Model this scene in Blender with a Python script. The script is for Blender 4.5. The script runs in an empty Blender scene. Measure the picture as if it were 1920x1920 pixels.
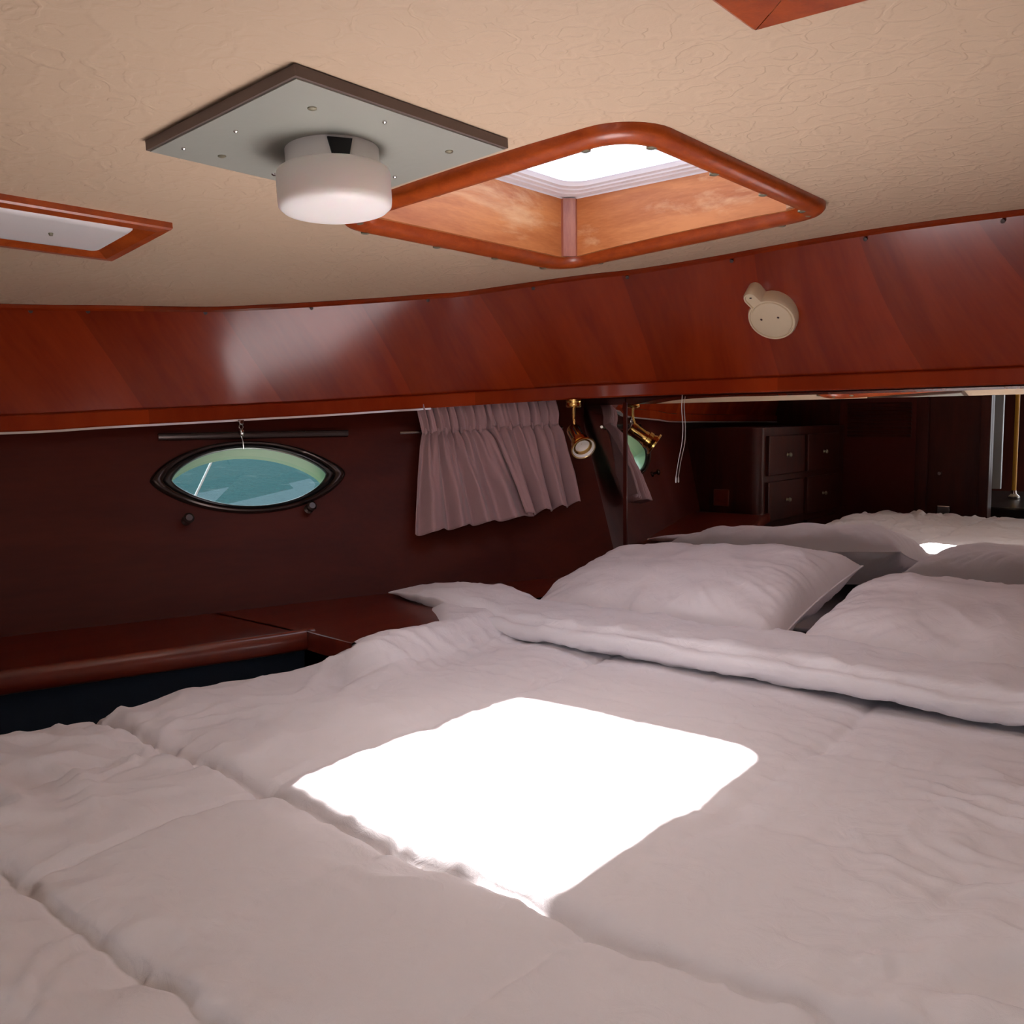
import bpy, math, random
from math import sin, cos, pi, radians, atan, sqrt, exp
from mathutils import Vector, Matrix, noise
random.seed(4)
scene = bpy.context.scene
C = scene.collection

# ------------------------------------------------------------------ camera (z = 0 is eye level)
cam = bpy.data.cameras.new('camera'); camo = bpy.data.objects.new('camera', cam); C.objects.link(camo)
cam.sensor_width = 36; cam.lens = 36*1700/1920; cam.clip_start = .02; cam.clip_end = 2000
_p = atan(.1); _r = radians(.74); _h = radians(40)
_F = Vector((cos(_h)*cos(_p), sin(_h)*cos(_p), -sin(_p))); _R0 = Vector((sin(_h), -cos(_h), 0)); _U0 = _R0.cross(_F)
_R = _R0*cos(_r)-_U0*sin(_r); _U = _U0*cos(_r)+_R0*sin(_r)
camo.matrix_world = Matrix(((_R.x, _U.x, -_F.x, 0), (_R.y, _U.y, -_F.y, 0), (_R.z, _U.z, -_F.z, 0), (0, 0, 0, 1)))
scene.camera = camo

# ------------------------------------------------------------------ sky, sun, exposure
world = bpy.data.worlds.new('world'); scene.world = world; world.use_nodes = True
wn = world.node_tree; wn.nodes.clear()
wo = wn.nodes.new('ShaderNodeOutputWorld'); wb = wn.nodes.new('ShaderNodeBackground')
sk = wn.nodes.new('ShaderNodeTexSky'); sk.sky_type = 'NISHITA'; sk.sun_disc = False
sk.sun_elevation = radians(69); sk.sun_rotation = radians(67); sk.dust_density = 4; sk.air_density = 1.0
mx = wn.nodes.new('ShaderNodeMix'); mx.data_type = 'RGBA'; mx.inputs[0].default_value = .55
sc = wn.nodes.new('ShaderNodeVectorMath'); sc.operation = 'SCALE'; sc.inputs[3].default_value = .24
wn.links.new(sk.outputs[0], sc.inputs[0]); wn.links.new(sc.outputs[0], mx.inputs[6]); mx.inputs[7].default_value = (1.7, 1.72, 1.85, 1)
wn.links.new(mx.outputs[2], wb.inputs[0]); wn.links.new(wb.outputs[0], wo.inputs[0]); wb.inputs[1].default_value = 1.9
sun = bpy.data.lights.new('sun', 'SUN'); sun.energy = 42; sun.angle = radians(1.2); sun.color = (1, .95, .88)
suno = bpy.data.objects.new('sun', sun); C.objects.link(suno)
suno.rotation_euler = Vector((-.44, -.205, -1.0)).to_track_quat('-Z', 'Y').to_euler()
vs = scene.view_settings; vs.view_transform = 'Standard'; vs.look = 'None'; vs.gamma = 1; vs.use_curve_mapping = False; vs.exposure = .1

# ------------------------------------------------------------------ materials
def newmat(name):
    m = bpy.data.materials.new(name); m.use_nodes = True
    return m, m.node_tree, m.node_tree.nodes['Principled BSDF']
def plain(name, col, rough=.5, metal=0, coat=0, spec=None, bump=None):
    m, t, b = newmat(name)
    b.inputs['Base Color'].default_value = (*col, 1); b.inputs['Roughness'].default_value = rough
    b.inputs['Metallic'].default_value = metal; b.inputs['Coat Weight'].default_value = coat
    if spec is not None: b.inputs['Specular IOR Level'].default_value = spec
    if bump:
        n = t.nodes.new('ShaderNodeTexNoise'); n.inputs['Scale'].default_value = bump[0]
        n.inputs['Detail'].default_value = 4
        tc = t.nodes.new('ShaderNodeTexCoord'); t.links.new(tc.outputs['Object'], n.inputs['Vector'])
        bp = t.nodes.new('ShaderNodeBump'); bp.inputs['Strength'].default_value = bump[1]; bp.inputs['Distance'].default_value = .002
        t.links.new(n.outputs[0], bp.inputs['Height']); t.links.new(bp.outputs[0], b.inputs['Normal'])
    return m
def wood(name, c1, c2, rough=.25, stretch=(1, 1, 1), scale=6, coat=.5, coord='Object', rot=(0, 0, 0), wear=None, bands=0):
    m, t, b = newmat(name); N = t.nodes; L = t.links
    tc = N.new('ShaderNodeTexCoord'); mp = N.new('ShaderNodeMapping'); mp.inputs['Scale'].default_value = stretch; mp.inputs['Rotation'].default_value = rot
    L.new(tc.outputs[coord], mp.inputs[0])
    n = N.new('ShaderNodeTexNoise'); n.inputs['Scale'].default_value = scale; n.inputs['Detail'].default_value = 6; n.inputs['Distortion'].default_value = .6
    L.new(mp.outputs[0], n.inputs['Vector'])
    n2 = N.new('ShaderNodeTexNoise'); n2.inputs['Scale'].default_value = scale*9; n2.inputs['Detail'].default_value = 5
    L.new(mp.outputs[0], n2.inputs['Vector'])
    a = N.new('ShaderNodeMath'); a.operation = 'MULTIPLY_ADD'; a.inputs[1].default_value = .35; L.new(n2.outputs[0], a.inputs[0]); L.new(n.outputs[0], a.inputs[2])
    r = N.new('ShaderNodeValToRGB'); r.color_ramp.elements[0].position = .5; r.color_ramp.elements[1].position = .86
    r.color_ramp.elements[0].color = (*c1, 1); r.color_ramp.elements[1].color = (*c2, 1); L.new(a.outputs[0], r.inputs[0])
    out = r.outputs[0]
    if bands:
        w = N.new('ShaderNodeTexWave'); w.wave_profile = 'SAW'; w.bands_direction = 'X'; w.inputs['Scale'].default_value = bands; w.inputs['Distortion'].default_value = .15
        L.new(tc.outputs[coord], w.inputs['Vector'])
        mm = N.new('ShaderNodeMapRange'); mm.inputs[3].default_value = .84; mm.inputs[4].default_value = 1.08; L.new(w.outputs[1], mm.inputs[0])
        vv = N.new('ShaderNodeVectorMath'); vv.operation = 'SCALE'; L.new(out, vv.inputs[0]); L.new(mm.outputs[0], vv.inputs[3]); out = vv.outputs[0]
    if wear:
        k = N.new('ShaderNodeTexNoise'); k.inputs['Scale'].default_value = wear[1]; k.inputs['Detail'].default_value = 7; k.inputs['Roughness'].default_value = .62; k.inputs['Distortion'].default_value = .5
        mp2 = N.new('ShaderNodeMapping'); mp2.inputs['Scale'].default_value = wear[3]; L.new(tc.outputs['Object'], mp2.inputs[0]); L.new(mp2.outputs[0], k.inputs['Vector'])
        rr = N.new('ShaderNodeValToRGB'); rr.color_ramp.elements[0].position = wear[2]; rr.color_ramp.elements[1].position = wear[2]+.16; L.new(k.outputs[0], rr.inputs[0])
        mi = N.new('ShaderNodeMix'); mi.data_type = 'RGBA'; L.new(rr.outputs[0], mi.inputs[0]); L.new(out, mi.inputs[6]); mi.inputs[7].default_value = (*wear[0], 1); out = mi.outputs[2]
    L.new(out, b.inputs['Base Color']); b.inputs['Roughness'].default_value = rough
    b.inputs['Coat Weight'].default_value = coat; b.inputs['Coat Roughness'].default_value = rough*.6
    bp = N.new('ShaderNodeBump'); bp.inputs['Strength'].default_value = .12; bp.inputs['Distance'].default_value = .001
    L.new(n2.outputs[0], bp.inputs['Height']); L.new(bp.outputs[0], b.inputs['Normal'])
    return m
M = {}
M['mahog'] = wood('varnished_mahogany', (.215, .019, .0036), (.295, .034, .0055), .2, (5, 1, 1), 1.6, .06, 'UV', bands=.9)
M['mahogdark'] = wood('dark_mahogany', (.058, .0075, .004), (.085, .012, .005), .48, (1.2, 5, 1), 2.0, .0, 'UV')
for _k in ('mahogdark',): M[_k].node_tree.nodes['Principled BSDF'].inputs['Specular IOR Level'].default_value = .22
M['mahog'].node_tree.nodes['Principled BSDF'].inputs['Specular IOR Level'].default_value = .33
M['shelf'] = wood('shelf_mahogany', (.10, .012, .006), (.16, .024, .010), .3, (1, 6, 6), 3.2, .2)
M['trimwood'] = wood('orange_varnished_trim', (.30, .045, .007), (.44, .080, .012), .32, (4, 4, 10), 8, .2)
M['ply'] = wood('weathered_plywood', (.44, .135, .035), (.62, .235, .07), .5, (1.2, 1.2, 7), 4, .1, wear=((.74, .44, .22), 3.4, .54, (1, 1, 3.0)))
M['post'] = wood('stained_corner_post', (.28, .08, .05), (.42, .15, .08), .4, (6, 6, 1), 8, .2, wear=((.75, .55, .32), 14, .56, (1, 1, .3)))
M['cabin'] = wood('bulkhead_mahogany', (.038, .008, .005), (.062, .012, .006), .38, (8, 8, 1), 3, .0)
M['white_rigid'] = plain('white_plastic', (.80, .78, .76), .35)
M['cabin'].node_tree.nodes['Principled BSDF'].inputs['Specular IOR Level'].default_value = .25
M['globe'] = plain('opal_globe', (.86, .82, .79), .45)
M['globe'].node_tree.nodes['Principled BSDF'].inputs['Subsurface Weight'].default_value = .15
M['cream'] = plain('cream_plastic', (.74, .62, .42), .38)
M['hatchwhite'] = plain('white_hatch_frame', (.84, .84, .88), .35)
M['alu'] = plain('brushed_aluminium', (.40, .415, .36), .5, .3, bump=(60, .2))
M['edge'] = plain('brown_plate_edge', (.14, .10, .085), .5)
M['brass'] = plain('polished_brass', (.75, .50, .16), .16, 1)
M['steel'] = plain('polished_steel', (.62, .60, .57), .2, 1)
M['screw'] = plain('dull_brass_screw', (.32, .31, .22), .35, .6)
M['screwdark'] = plain('dark_plug', (.05, .015, .008), .5)
M['black'] = plain('black_paint', (.012, .011, .011), .3)
M['darkring'] = plain('dark_bronze', (.05, .035, .03), .22, .6)
M['gap'] = plain('dark_slot', (.01, .01, .01), .8)
M['strip'] = plain('satin_aluminium_strip', (.62, .56, .54), .3, .7)
M['blue'] = plain('dark_blue_fabric', (.012, .022, .040), .9, bump=(300, .3))
M['mattress'] = plain('mattress_ticking', (.55, .52, .50), .9)
M['floor'] = wood('floor_planks', (.09, .03, .012), (.17, .06, .02), .4, (1, 9, 1), 4)
M['hull'] = plain('pale_bounce_paint', (.8, .8, .78), .4)  # only for the unseen side wall that bounces fill light
M['sleeve'] = plain('pale_green_sleeve', (.36, .52, .32), .35)
M['rope'] = plain('white_rope', (.85, .85, .82), .8)
M['yellow'] = plain('yellow_pole', (.85, .42, .04), .35)
M['bluegrey'] = plain('pale_blue_panel', (.62, .72, .76), .4)
M['lampwhite'] = plain('white_reflector', (.82, .80, .74), .35)
# ceiling: embossed vinyl
def ceiling_mat():
    m, t, b = newmat('embossed_ceiling_paper'); N = t.nodes; L = t.links
    b.inputs['Base Color'].default_value = (.63, .475, .325, 1); b.inputs['Roughness'].default_value = .55
    tc = N.new('ShaderNodeTexCoord')
    nz = N.new('ShaderNodeTexNoise'); nz.inputs['Scale'].default_value = 26; nz.inputs['Detail'].default_value = 2; L.new(tc.outputs['Object'], nz.inputs['Vector'])
    ad = N.new('ShaderNodeVectorMath'); ad.operation = 'MULTIPLY_ADD'; ad.inputs[1].default_value = (.035, .035, .035)
    L.new(nz.outputs['Color'], ad.inputs[0]); L.new(tc.outputs['Object'], ad.inputs[2])
    v = N.new('ShaderNodeTexVoronoi'); v.inputs['Scale'].default_value = 19; L.new(ad.outputs[0], v.inputs['Vector'])
    s = N.new('ShaderNodeMath'); s.operation = 'MULTIPLY'; s.inputs[1].default_value = 15; L.new(v.outputs['Distance'], s.inputs[0])
    si = N.new('ShaderNodeMath'); si.operation = 'SINE'; L.new(s.outputs[0], si.inputs[0])
    v2 = N.new('ShaderNodeTexVoronoi'); v2.feature = 'DISTANCE_TO_EDGE'; v2.inputs['Scale'].default_value = 11; L.new(ad.outputs[0], v2.inputs['Vector'])
    r2 = N.new('ShaderNodeMapRange'); r2.inputs[1].default_value = 0; r2.inputs[2].default_value = .09; r2.inputs[3].default_value = 1.4; r2.inputs[4].default_value = 0; r2.interpolation_type = 'SMOOTHSTEP'
    L.new(v2.outputs['Distance'], r2.inputs[0])
    ss = N.new('ShaderNodeMapRange'); ss.inputs[1].default_value = .35; ss.inputs[2].default_value = .95; ss.interpolation_type = 'SMOOTHSTEP'; L.new(si.outputs[0], ss.inputs[0])
    a2 = N.new('ShaderNodeMath'); a2.operation = 'ADD'; L.new(ss.outputs[0], a2.inputs[0]); L.new(r2.outputs[0], a2.inputs[1])
    fz = N.new('ShaderNodeTexNoise'); fz.inputs['Scale'].default_value = 260; fz.inputs['Detail'].default_value = 3; L.new(tc.outputs['Object'], fz.inputs['Vector'])
    a3 = N.new('ShaderNodeMath'); a3.operation = 'MULTIPLY_ADD'; a3.inputs[1].default_value = .55; L.new(fz.outputs[0], a3.inputs[0]); L.new(a2.outputs[0], a3.inputs[2])
    bp = N.new('ShaderNodeBump'); bp.inputs['Strength'].default_value = .45; bp.inputs['Distance'].default_value = .0013
    L.new(a3.outputs[0], bp.inputs['Height']); L.new(bp.outputs[0], b.inputs['Normal'])
    return m
M['ceiling'] = ceiling_mat()
def cloth(name, col, sheen=.2, sc1=55, st=.35, dist=.002):
    m, t, b = newmat(name); N = t.nodes; L = t.links
    b.inputs['Base Color'].default_value = (*col, 1); b.inputs['Roughness'].default_value = .85; b.inputs['Sheen Weight'].default_value = sheen
    b.inputs['Specular IOR Level'].default_value = .25
    tc = N.new('ShaderNodeTexCoord')
    n = N.new('ShaderNodeTexNoise'); n.inputs['Scale'].default_value = sc1; n.inputs['Detail'].default_value = 3; n.inputs['Distortion'].default_value = 1.5; L.new(tc.outputs['Object'], n.inputs['Vector'])
    f = N.new('ShaderNodeTexNoise'); f.inputs['Scale'].default_value = 1400; L.new(tc.outputs['Object'], f.inputs['Vector'])
    a = N.new('ShaderNodeMath'); a.operation = 'MULTIPLY_ADD'; a.inputs[1].default_value = .12; L.new(f.outputs[0], a.inputs[0]); L.new(n.outputs[0], a.inputs[2])
    bp = N.new('ShaderNodeBump'); bp.inputs['Strength'].default_value = st; bp.inputs['Distance'].default_value = dist
    L.new(a.outputs[0], bp.inputs['Height']); L.new(bp.outputs[0], b.inputs['Normal'])
    return m
M['duvet'] = cloth('white_cotton', (.85, .815, .84), .05, 26, .5, .004)
M['pillow'] = cloth('white_pillowcase', (.80, .745, .755), .05, 22, .45, .004)
M['curtain'] = cloth('mauve_curtain_cloth', (.40, .245, .25), .3, 90, .3)
# mirror, glass
m, t, b = newmat('silvered_mirror'); b.inputs['Base Color'].default_value = (.86, .86, .84, 1); b.inputs['Metallic'].default_value = 1; b.inputs['Roughness'].default_value = .0; M['mirror'] = m
def glass_mat(name, col, gl):
    m = bpy.data.materials.new(name); m.use_nodes = True; t = m.node_tree; t.nodes.clear()
    o = t.nodes.new('ShaderNodeOutputMaterial'); mi = t.nodes.new('ShaderNodeMixShader'); tr = t.nodes.new('ShaderNodeBsdfTransparent'); g = t.nodes.new('ShaderNodeBsdfGlossy')
    tr.inputs[0].default_value = (*col, 1); g.inputs['Roughness'].default_value = .02; mi.inputs[0].default_value = gl
    t.links.new(tr.outputs[0], mi.inputs[1]); t.links.new(g.outputs[0], mi.inputs[2]); t.links.new(mi.outputs[0], o.inputs[0])
    return m
M['glass'] = glass_mat('hatch_acrylic', (.97, .97, 1), .04)
M['portglass'] = glass_mat('port_glass', (.82, .95, .92), .05)
m = bpy.data.materials.new('blind_cloth'); m.use_nodes = True; t = m.node_tree; t.nodes.clear()
o = t.nodes.new('ShaderNodeOutputMaterial'); mi = t.nodes.new('ShaderNodeMixShader'); tl = t.nodes.new('ShaderNodeBsdfTranslucent'); df = t.nodes.new('ShaderNodeBsdfDiffuse')
tl.inputs[0].default_value = (.8, .78, .76, 1); df.inputs[0].default_value = (.8, .78, .78, 1); mi.inputs[0].default_value = .28
t.links.new(df.outputs[0], mi.inputs[1]); t.links.new(tl.outputs[0], mi.inputs[2]); t.links.new(mi.outputs[0], o.inputs[0]); M['blind'] = m
# water
m, t, b = newmat('harbour_water'); b.inputs['Base Color'].default_value = (.009, .021, .025, 1); b.inputs['Roughness'].default_value = .35; b.inputs['Specular IOR Level'].default_value = 0
tc = t.nodes.new('ShaderNodeTexCoord'); n = t.nodes.new('ShaderNodeTexNoise'); n.inputs['Scale'].default_value = 2.2; n.inputs['Detail'].default_value = 8; n.inputs['Roughness'].default_value = .7
t.links.new(tc.outputs['Object'], n.inputs['Vector']); bp = t.nodes.new('ShaderNodeBump'); bp.inputs['Strength'].default_value = 1; bp.inputs['Distance'].default_value = .25
t.links.new(n.outputs[0], bp.inputs['Height']); t.links.new(bp.outputs[0], b.inputs['Normal']); M['water'] = m
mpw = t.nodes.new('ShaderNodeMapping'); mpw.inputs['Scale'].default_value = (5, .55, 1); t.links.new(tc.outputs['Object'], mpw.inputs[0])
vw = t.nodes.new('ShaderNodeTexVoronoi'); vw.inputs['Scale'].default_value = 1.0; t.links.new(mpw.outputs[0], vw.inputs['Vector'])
rw = t.nodes.new('ShaderNodeValToRGB'); rw.color_ramp.elements[0].position = .13; rw.color_ramp.elements[0].color = (.05, .065, .07, 1); rw.color_ramp.elements[1].position = .27; rw.color_ramp.elements[1].color = (.009, .021, .025, 1)  # pale flecks in the base colour stand in for sun glints
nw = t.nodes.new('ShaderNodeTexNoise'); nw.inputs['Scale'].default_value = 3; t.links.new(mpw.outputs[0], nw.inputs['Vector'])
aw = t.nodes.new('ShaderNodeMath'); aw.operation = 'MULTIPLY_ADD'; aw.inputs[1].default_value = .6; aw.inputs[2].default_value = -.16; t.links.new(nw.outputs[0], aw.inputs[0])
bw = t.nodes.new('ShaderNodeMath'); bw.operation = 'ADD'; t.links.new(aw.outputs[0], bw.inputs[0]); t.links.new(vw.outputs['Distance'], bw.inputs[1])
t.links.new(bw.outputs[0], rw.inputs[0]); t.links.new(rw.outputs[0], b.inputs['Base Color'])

# ------------------------------------------------------------------ mesh helpers
class MB:
    def __init__(s): s.v = []; s.f = []; s.uv = []
    def add(s, vs, fs, uvs=None):
        k = len(s.v); s.v += [Vector(a) for a in vs]; s.f += [tuple(i+k for i in f) for f in fs]
        s.uv += uvs if uvs else [(0, 0)]*len(vs)
        return s
    def grid(s, rows, uv=None, closed=False, flip=False):
        nr = len(rows); nc = len(rows[0]); vs = [p for r in rows for p in r]; fs = []
        for i in range(nr-1):
            for j in range(nc if closed else nc-1):
                a = i*nc+j; b = i*nc+(j+1) % nc; f = (a, b, b+nc, a+nc); fs.append(f[::-1] if flip else f)
        uvs = [u for r in uv for u in r] if uv else None
        return s.add(vs, fs, uvs)
    def box(s, c, d, rot=None):
        vs = []
        for x in (-.5, .5):
            for y in (-.5, .5):
                for z in (-.5, .5):
                    p = Vector((x*d[0], y*d[1], z*d[2]))
                    if rot: p = rot @ p
                    vs.append(p+Vector(c))
        return s.add(vs, [(0, 1, 3, 2), (4, 6, 7, 5), (0, 4, 5, 1), (2, 3, 7, 6), (0, 2, 6, 4), (1, 5, 7, 3)])
    def lathe(s, prof, o=(0, 0, 0), axis=(0, 0, 1), n=40, caps=(True, True)):
        q = Vector((0, 0, 1)).rotation_difference(Vector(axis)); o = Vector(o)
        rows = [[o+q@Vector((r*cos(2*pi*k/n), r*sin(2*pi*k/n), z)) for k in range(n)] for r, z in prof]
        k0 = len(s.v); s.grid(rows, closed=True)
        if caps[0]: s.f.append(tuple(range(k0+n-1, k0-1, -1)))
        e = k0+(len(prof)-1)*n
        if caps[1]: s.f.append(tuple(range(e, e+n)))
        return s
    def tube(s, pts, r, n=10):
        pts = [Vector(p) for p in pts]; rows = []; up = Vector((.13, .2, .97))
        for i, p in enumerate(pts):
            d = (pts[min(i+1, len(pts)-1)]-pts[max(i-1, 0)]).normalized(); a = d.cross(up).normalized(); b2 = d.cross(a)
            rr = r[i] if isinstance(r, (list, tuple)) else r
            rows.append([p+a*rr*cos(2*pi*k/n)+b2*rr*sin(2*pi*k/n) for k in range(n)])
        k0 = len(s.v); s.grid(rows, closed=True); s.f.append(tuple(range(k0, k0+n))); e = k0+(len(pts)-1)*n; s.f.append(tuple(range(e+n-1, e-1, -1)))
        return s
    def build(s, name, mat, parent=None, bevel=0, smooth=True, angle=35):
        me = bpy.data.meshes.new(name)
        org = parent_origin(parent) if parent else (sum(s.v, Vector())/len(s.v))
        me.from_pydata([tuple(v-org) for v in s.v], [], s.f)
        ul = me.uv_layers.new(name='UVMap')
        for lp in me.loops: ul.data[lp.index].uv = s.uv[lp.vertex_index]
        me.materials.append(M[mat]); o = bpy.data.objects.new(name, me); C.objects.link(o)
        if parent: o.parent = parent
        else: o.location = org
        me.validate(); me.update()
        if smooth:
            for p in me.polygons: p.use_smooth = True
            try: me.set_sharp_from_angle(angle=radians(angle))
            except Exception: pass
        if bevel:
            bv = o.modifiers.new('bevel', 'BEVEL'); bv.width = bevel; bv.segments = 3; bv.limit_method = 'ANGLE'; bv.angle_limit = radians(40)
        return o
def parent_origin(o):
    v = Vector((0, 0, 0))
    while o: v = v+o.location; o = o.parent
    return v
def tag(o, label, cat, group=None):
    o['label'] = label; o['category'] = cat
    if group: o['group'] = group
    return o
def thing(name, loc, label, cat, group=None):
    o = bpy.data.objects.new(name, None); o.empty_display_size = .05; C.objects.link(o); o.location = loc
    return tag(o, label, cat, group)
def struct(o): o['kind'] = 'structure'; return o
def sroot(name, loc):
    o = bpy.data.objects.new(name, None); C.objects.link(o); o.location = loc; o['kind'] = 'structure'; return o
def lin(pts, s):
    s = max(0, min(1, s))*(len(pts)-1); i = min(int(s), len(pts)-2); f = s-i
    return [a+(b-a)*f for a, b in zip(pts[i], pts[i+1])]
def spline(pts, n):
    P = [Vector(p) for p in pts]; P = [P[0]*2-P[1]]+P+[P[-1]*2-P[-2]]; out = []
    for i in range(1, len(P)-2):
        for k in range(n):
            t = k/n; a, b2, c, d = P[i-1], P[i], P[i+1], P[i+2]
            out.append(.5*((2*b2)+(c-a)*t+(2*a-5*b2+4*c-d)*t*t+(3*b2-a-3*c+d)*t**3))
    out.append(P[-2]); return out
def CZ(y): return .405-.064*(y-.62)**2
def slope(y): return -2*.064*(y-.62)
def U(o, segs=1):   # solidify helper
    return o

# ------------------------------------------------------------------ valance, hull curves (half; the other side is mirrored about the centreline)
YC = .62
def mirror_curve(P): return P+[Vector((p.x, 2*YC-p.y, p.z)) for p in reversed(P)]
Tn = [(-.62, 2.20), (-.2, 2.20), (.35, 2.17), (.813, 2.105), (1.02, 2.052), (1.235, 1.995), (1.34, 1.945), (1.44, 1.887), (1.535, 1.825), (1.62, 1.765), (1.70, 1.700), (1.77, 1.645), (1.852, 1.515), (1.935, 1.365), (2.007, 1.251), (2.05, 1.06), (2.055, .84), (2.055, .62)]
Bn = [(-.62, 2.26, -.022), (-.2, 2.26, -.018), (.35, 2.19, -.014), (.820, 2.125, -.010), (1.03, 2.085, 0), (1.27, 2.050, .010), (1.39, 2.010, .016), (1.495, 1.960, .021), (1.595, 1.905, .027), (1.685, 1.855, .033), (1.78, 1.815, .038), (1.88, 1.735, .045), (2.0, 1.645, .053), (2.10, 1.53, .060), (2.175, 1.42, .064), (2.222, 1.25, .067), (2.228, .95, .066), (2.228, .62, .065)]
Hn = [(-.62, 2.31), (-.2, 2.31), (.35, 2.28), (.84, 2.205), (1.05, 2.155), (1.30, 2.10), (1.52, 2.045), (1.615, 2.01), (1.71, 1.965), (1.79, 1.92), (1.875, 1.87), (2.0, 1.79), (2.10, 1.725), (2.175, 1.675), (2.26, 1.62)]
Sn = [(-.62, 2.20), (-.2, 2.20), (.35, 2.17), (.76, 2.085), (1.02, 1.99), (1.25, 1.91), (1.46, 1.838), (1.56, 1.80), (1.637, 1.768), (1.74, 1.72), (1.86, 1.66), (1.985, 1.60), (2.08, 1.55), (2.17, 1.51), (2.26, 1.47)]
SZ = -.45
T = mirror_curve(spline([(x, y, 0) for x, y in Tn], 5)[:-1]); T = [Vector((p.x, p.y, CZ(p.y))) for p in T]
B = mirror_curve(spline(Bn, 5)[:-1])
Hs = spline([(x, y, .075) for x, y in Hn], 5); Ss = spline([(x, y, SZ) for x, y in Sn], 5)
def rotcurve(u):  # arc-length table
    L = [0]
    for a, b2 in zip(u, u[1:]): L.append(L[-1]+(b2-a).length)
    return L
LB = rotcurve(B)
# --- trim_1: the leaning valance with its lower rail
val = sroot('trim_1', (2.0, YC, .2))
G = [p+Vector((0, 0, .035)) for p in B]
NV = 10
rows = []; uvr = []
for k in range(NV+1):
    f = k/NV
    rows.append([G[i].lerp(T[i]+Vector((0, 0, .01)), f)+Vector((0, 0, 0)) for i in range(len(B))])
    uvr.append([(LB[i]+f*.16, f*.3) for i in range(len(B))])
MB().grid(rows, uvr).build('panel', 'mahog', val, angle=80)
# rail: small box section, proud 8 mm
def nrm(P, i):
    a = P[max(i-1, 0)]; b2 = P[min(i+1, len(P)-1)]; d = (b2-a); n = Vector((d.y, -d.x, 0)).normalized()
    return n if n.dot(Vector((1.0, YC, 0))-P[i]) > 0 else -n
pf = [(-.004, .037), (.009, .037), (.0115, .034), (.0115, .004), (.009, 0.0), (-.02, 0)]
rows = []; uvr = []
for k, (o_, z_) in enumerate(pf):
    rows.append([B[i]+nrm(B, i)*o_+Vector((0, 0, z_)) for i in range(len(B))]); uvr.append([(LB[i]*.4, k*.02) for i in range(len(B))])
MB().grid(rows, uvr).build('rail', 'mahog', val, angle=30)
# top moulding
rows = []; pf = [(.0, .004), (.006, -.001), (.007, -.008), (.001, -.012)]
for k, (o_, z_) in enumerate(pf): rows.append([T[i]+nrm(T, i)*o_+Vector((0, 0, z_)) for i in range(len(T))])
MB().grid(rows, [[(LB[i]*.4, k*.02) for i in range(len(B))] for k in range(4)]).build('top_moulding', 'mahog', val, angle=30)
# soffit behind the rail
rows = [[B[i]+Vector((0, 0, .002)) for i in range(len(B))], [Vector((min(B[i].x+.13, 2.30), B[i].y+(.16 if B[i].y > YC else -.16)*min(1, abs(B[i].y-YC)/.7), B[i].z+.002)) for i in range(len(B))]]
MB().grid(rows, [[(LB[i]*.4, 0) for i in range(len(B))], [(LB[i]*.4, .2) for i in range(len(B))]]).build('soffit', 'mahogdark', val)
# bright metal strip under the rail on the hull side
sel = [i for i in range(len(B)) if B[i].y > 1.80]
rows = [[B[i]+nrm(B, i)*.012+Vector((0, 0, .001)) for i in sel], [B[i]+nrm(B, i)*.013+Vector((0, 0, -.004)) for i in sel], [B[i]+nrm(B, i)*-.004+Vector((0, 0, -.004)) for i in sel]]
MB().grid(rows).build('metal_strip', 'strip', val)
# plugs along the top edge
def near(P, x, y): return min(range(len(P)), key=lambda i: (P[i].x-x)**2+(P[i].y-y)**2)
for (x, y) in [(.86, 2.09), (1.0, 2.06), (1.24, 2.0), (1.5, 1.93), (1.72, 1.74), (1.86, 1.50), (1.99, 1.27), (2.05, 1.0), (2.05, .72), (2.05, .43), (2.0, .05)]:
    i = near(T, x, y); p = T[i].lerp(G[i], .055); ax = ((G[i]-T[i]).cross(T[min(i+1, len(T)-1)]-T[i-1])).normalized()
    if ax.dot(Vector((1, YC, 0))-p) < 0: ax = -ax
    MB().lathe([(.0045, -.001), (.0045, .0015), (.002, .002)], p, ax, 12).build('plug', 'screwdark', val)

# ------------------------------------------------------------------ hull wall (left of photo) with the oval port
def hullP(s, z):   # s 0..1 along the curve
    i = s*(len(Hs)-1); k = min(int(i), len(Hs)-2); f = i-k
    a = Hs[k].lerp(Hs[k+1], f); b2 = Ss[k].lerp(Ss[k+1], f); t_ = (z-.075)/(SZ-.075)
    p = a.lerp(b2, t_); p.z = z; return p
def s_at_x(x, z=-.1):
    lo, hi = 0., 1.
    for _ in range(40):
        m_ = (lo+hi)/2
        if hullP(m_, z).x < x: lo = m_
        else: hi = m_
    return lo
def hull_n(s, z):
    a = hullP(max(s-.02, 0), z); b2 = hullP(min(s+.02, 1), z); c = hullP(s, z-.05); d = hullP(s, z+.05)
    n = (b2-a).cross(d-c).normalized()
    return n if n.y < 0 else -n      # inward
sa = s_at_x(1.07); sb = s_at_x(1.63); PZ0, PZ1 = -.235, -.015
PXC = 1.352; scx = s_at_x(PXC); pcz = -.134; AX = .222; AZ = .080
def ell(th, k=1.0, dz=0, sxk=1.0):   # point on hull surface on an ellipse
    x = PXC+AX*k*sxk*cos(th)*.955; z = pcz+AZ*(k*math.copysign(abs(sin(th))**1.38, sin(th))+(k-1)*.0)+dz
    return x, z
hull = MB()
def hv(s, z): p = hullP(s, z); return p, (s*2.6, z*1.0)
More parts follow.
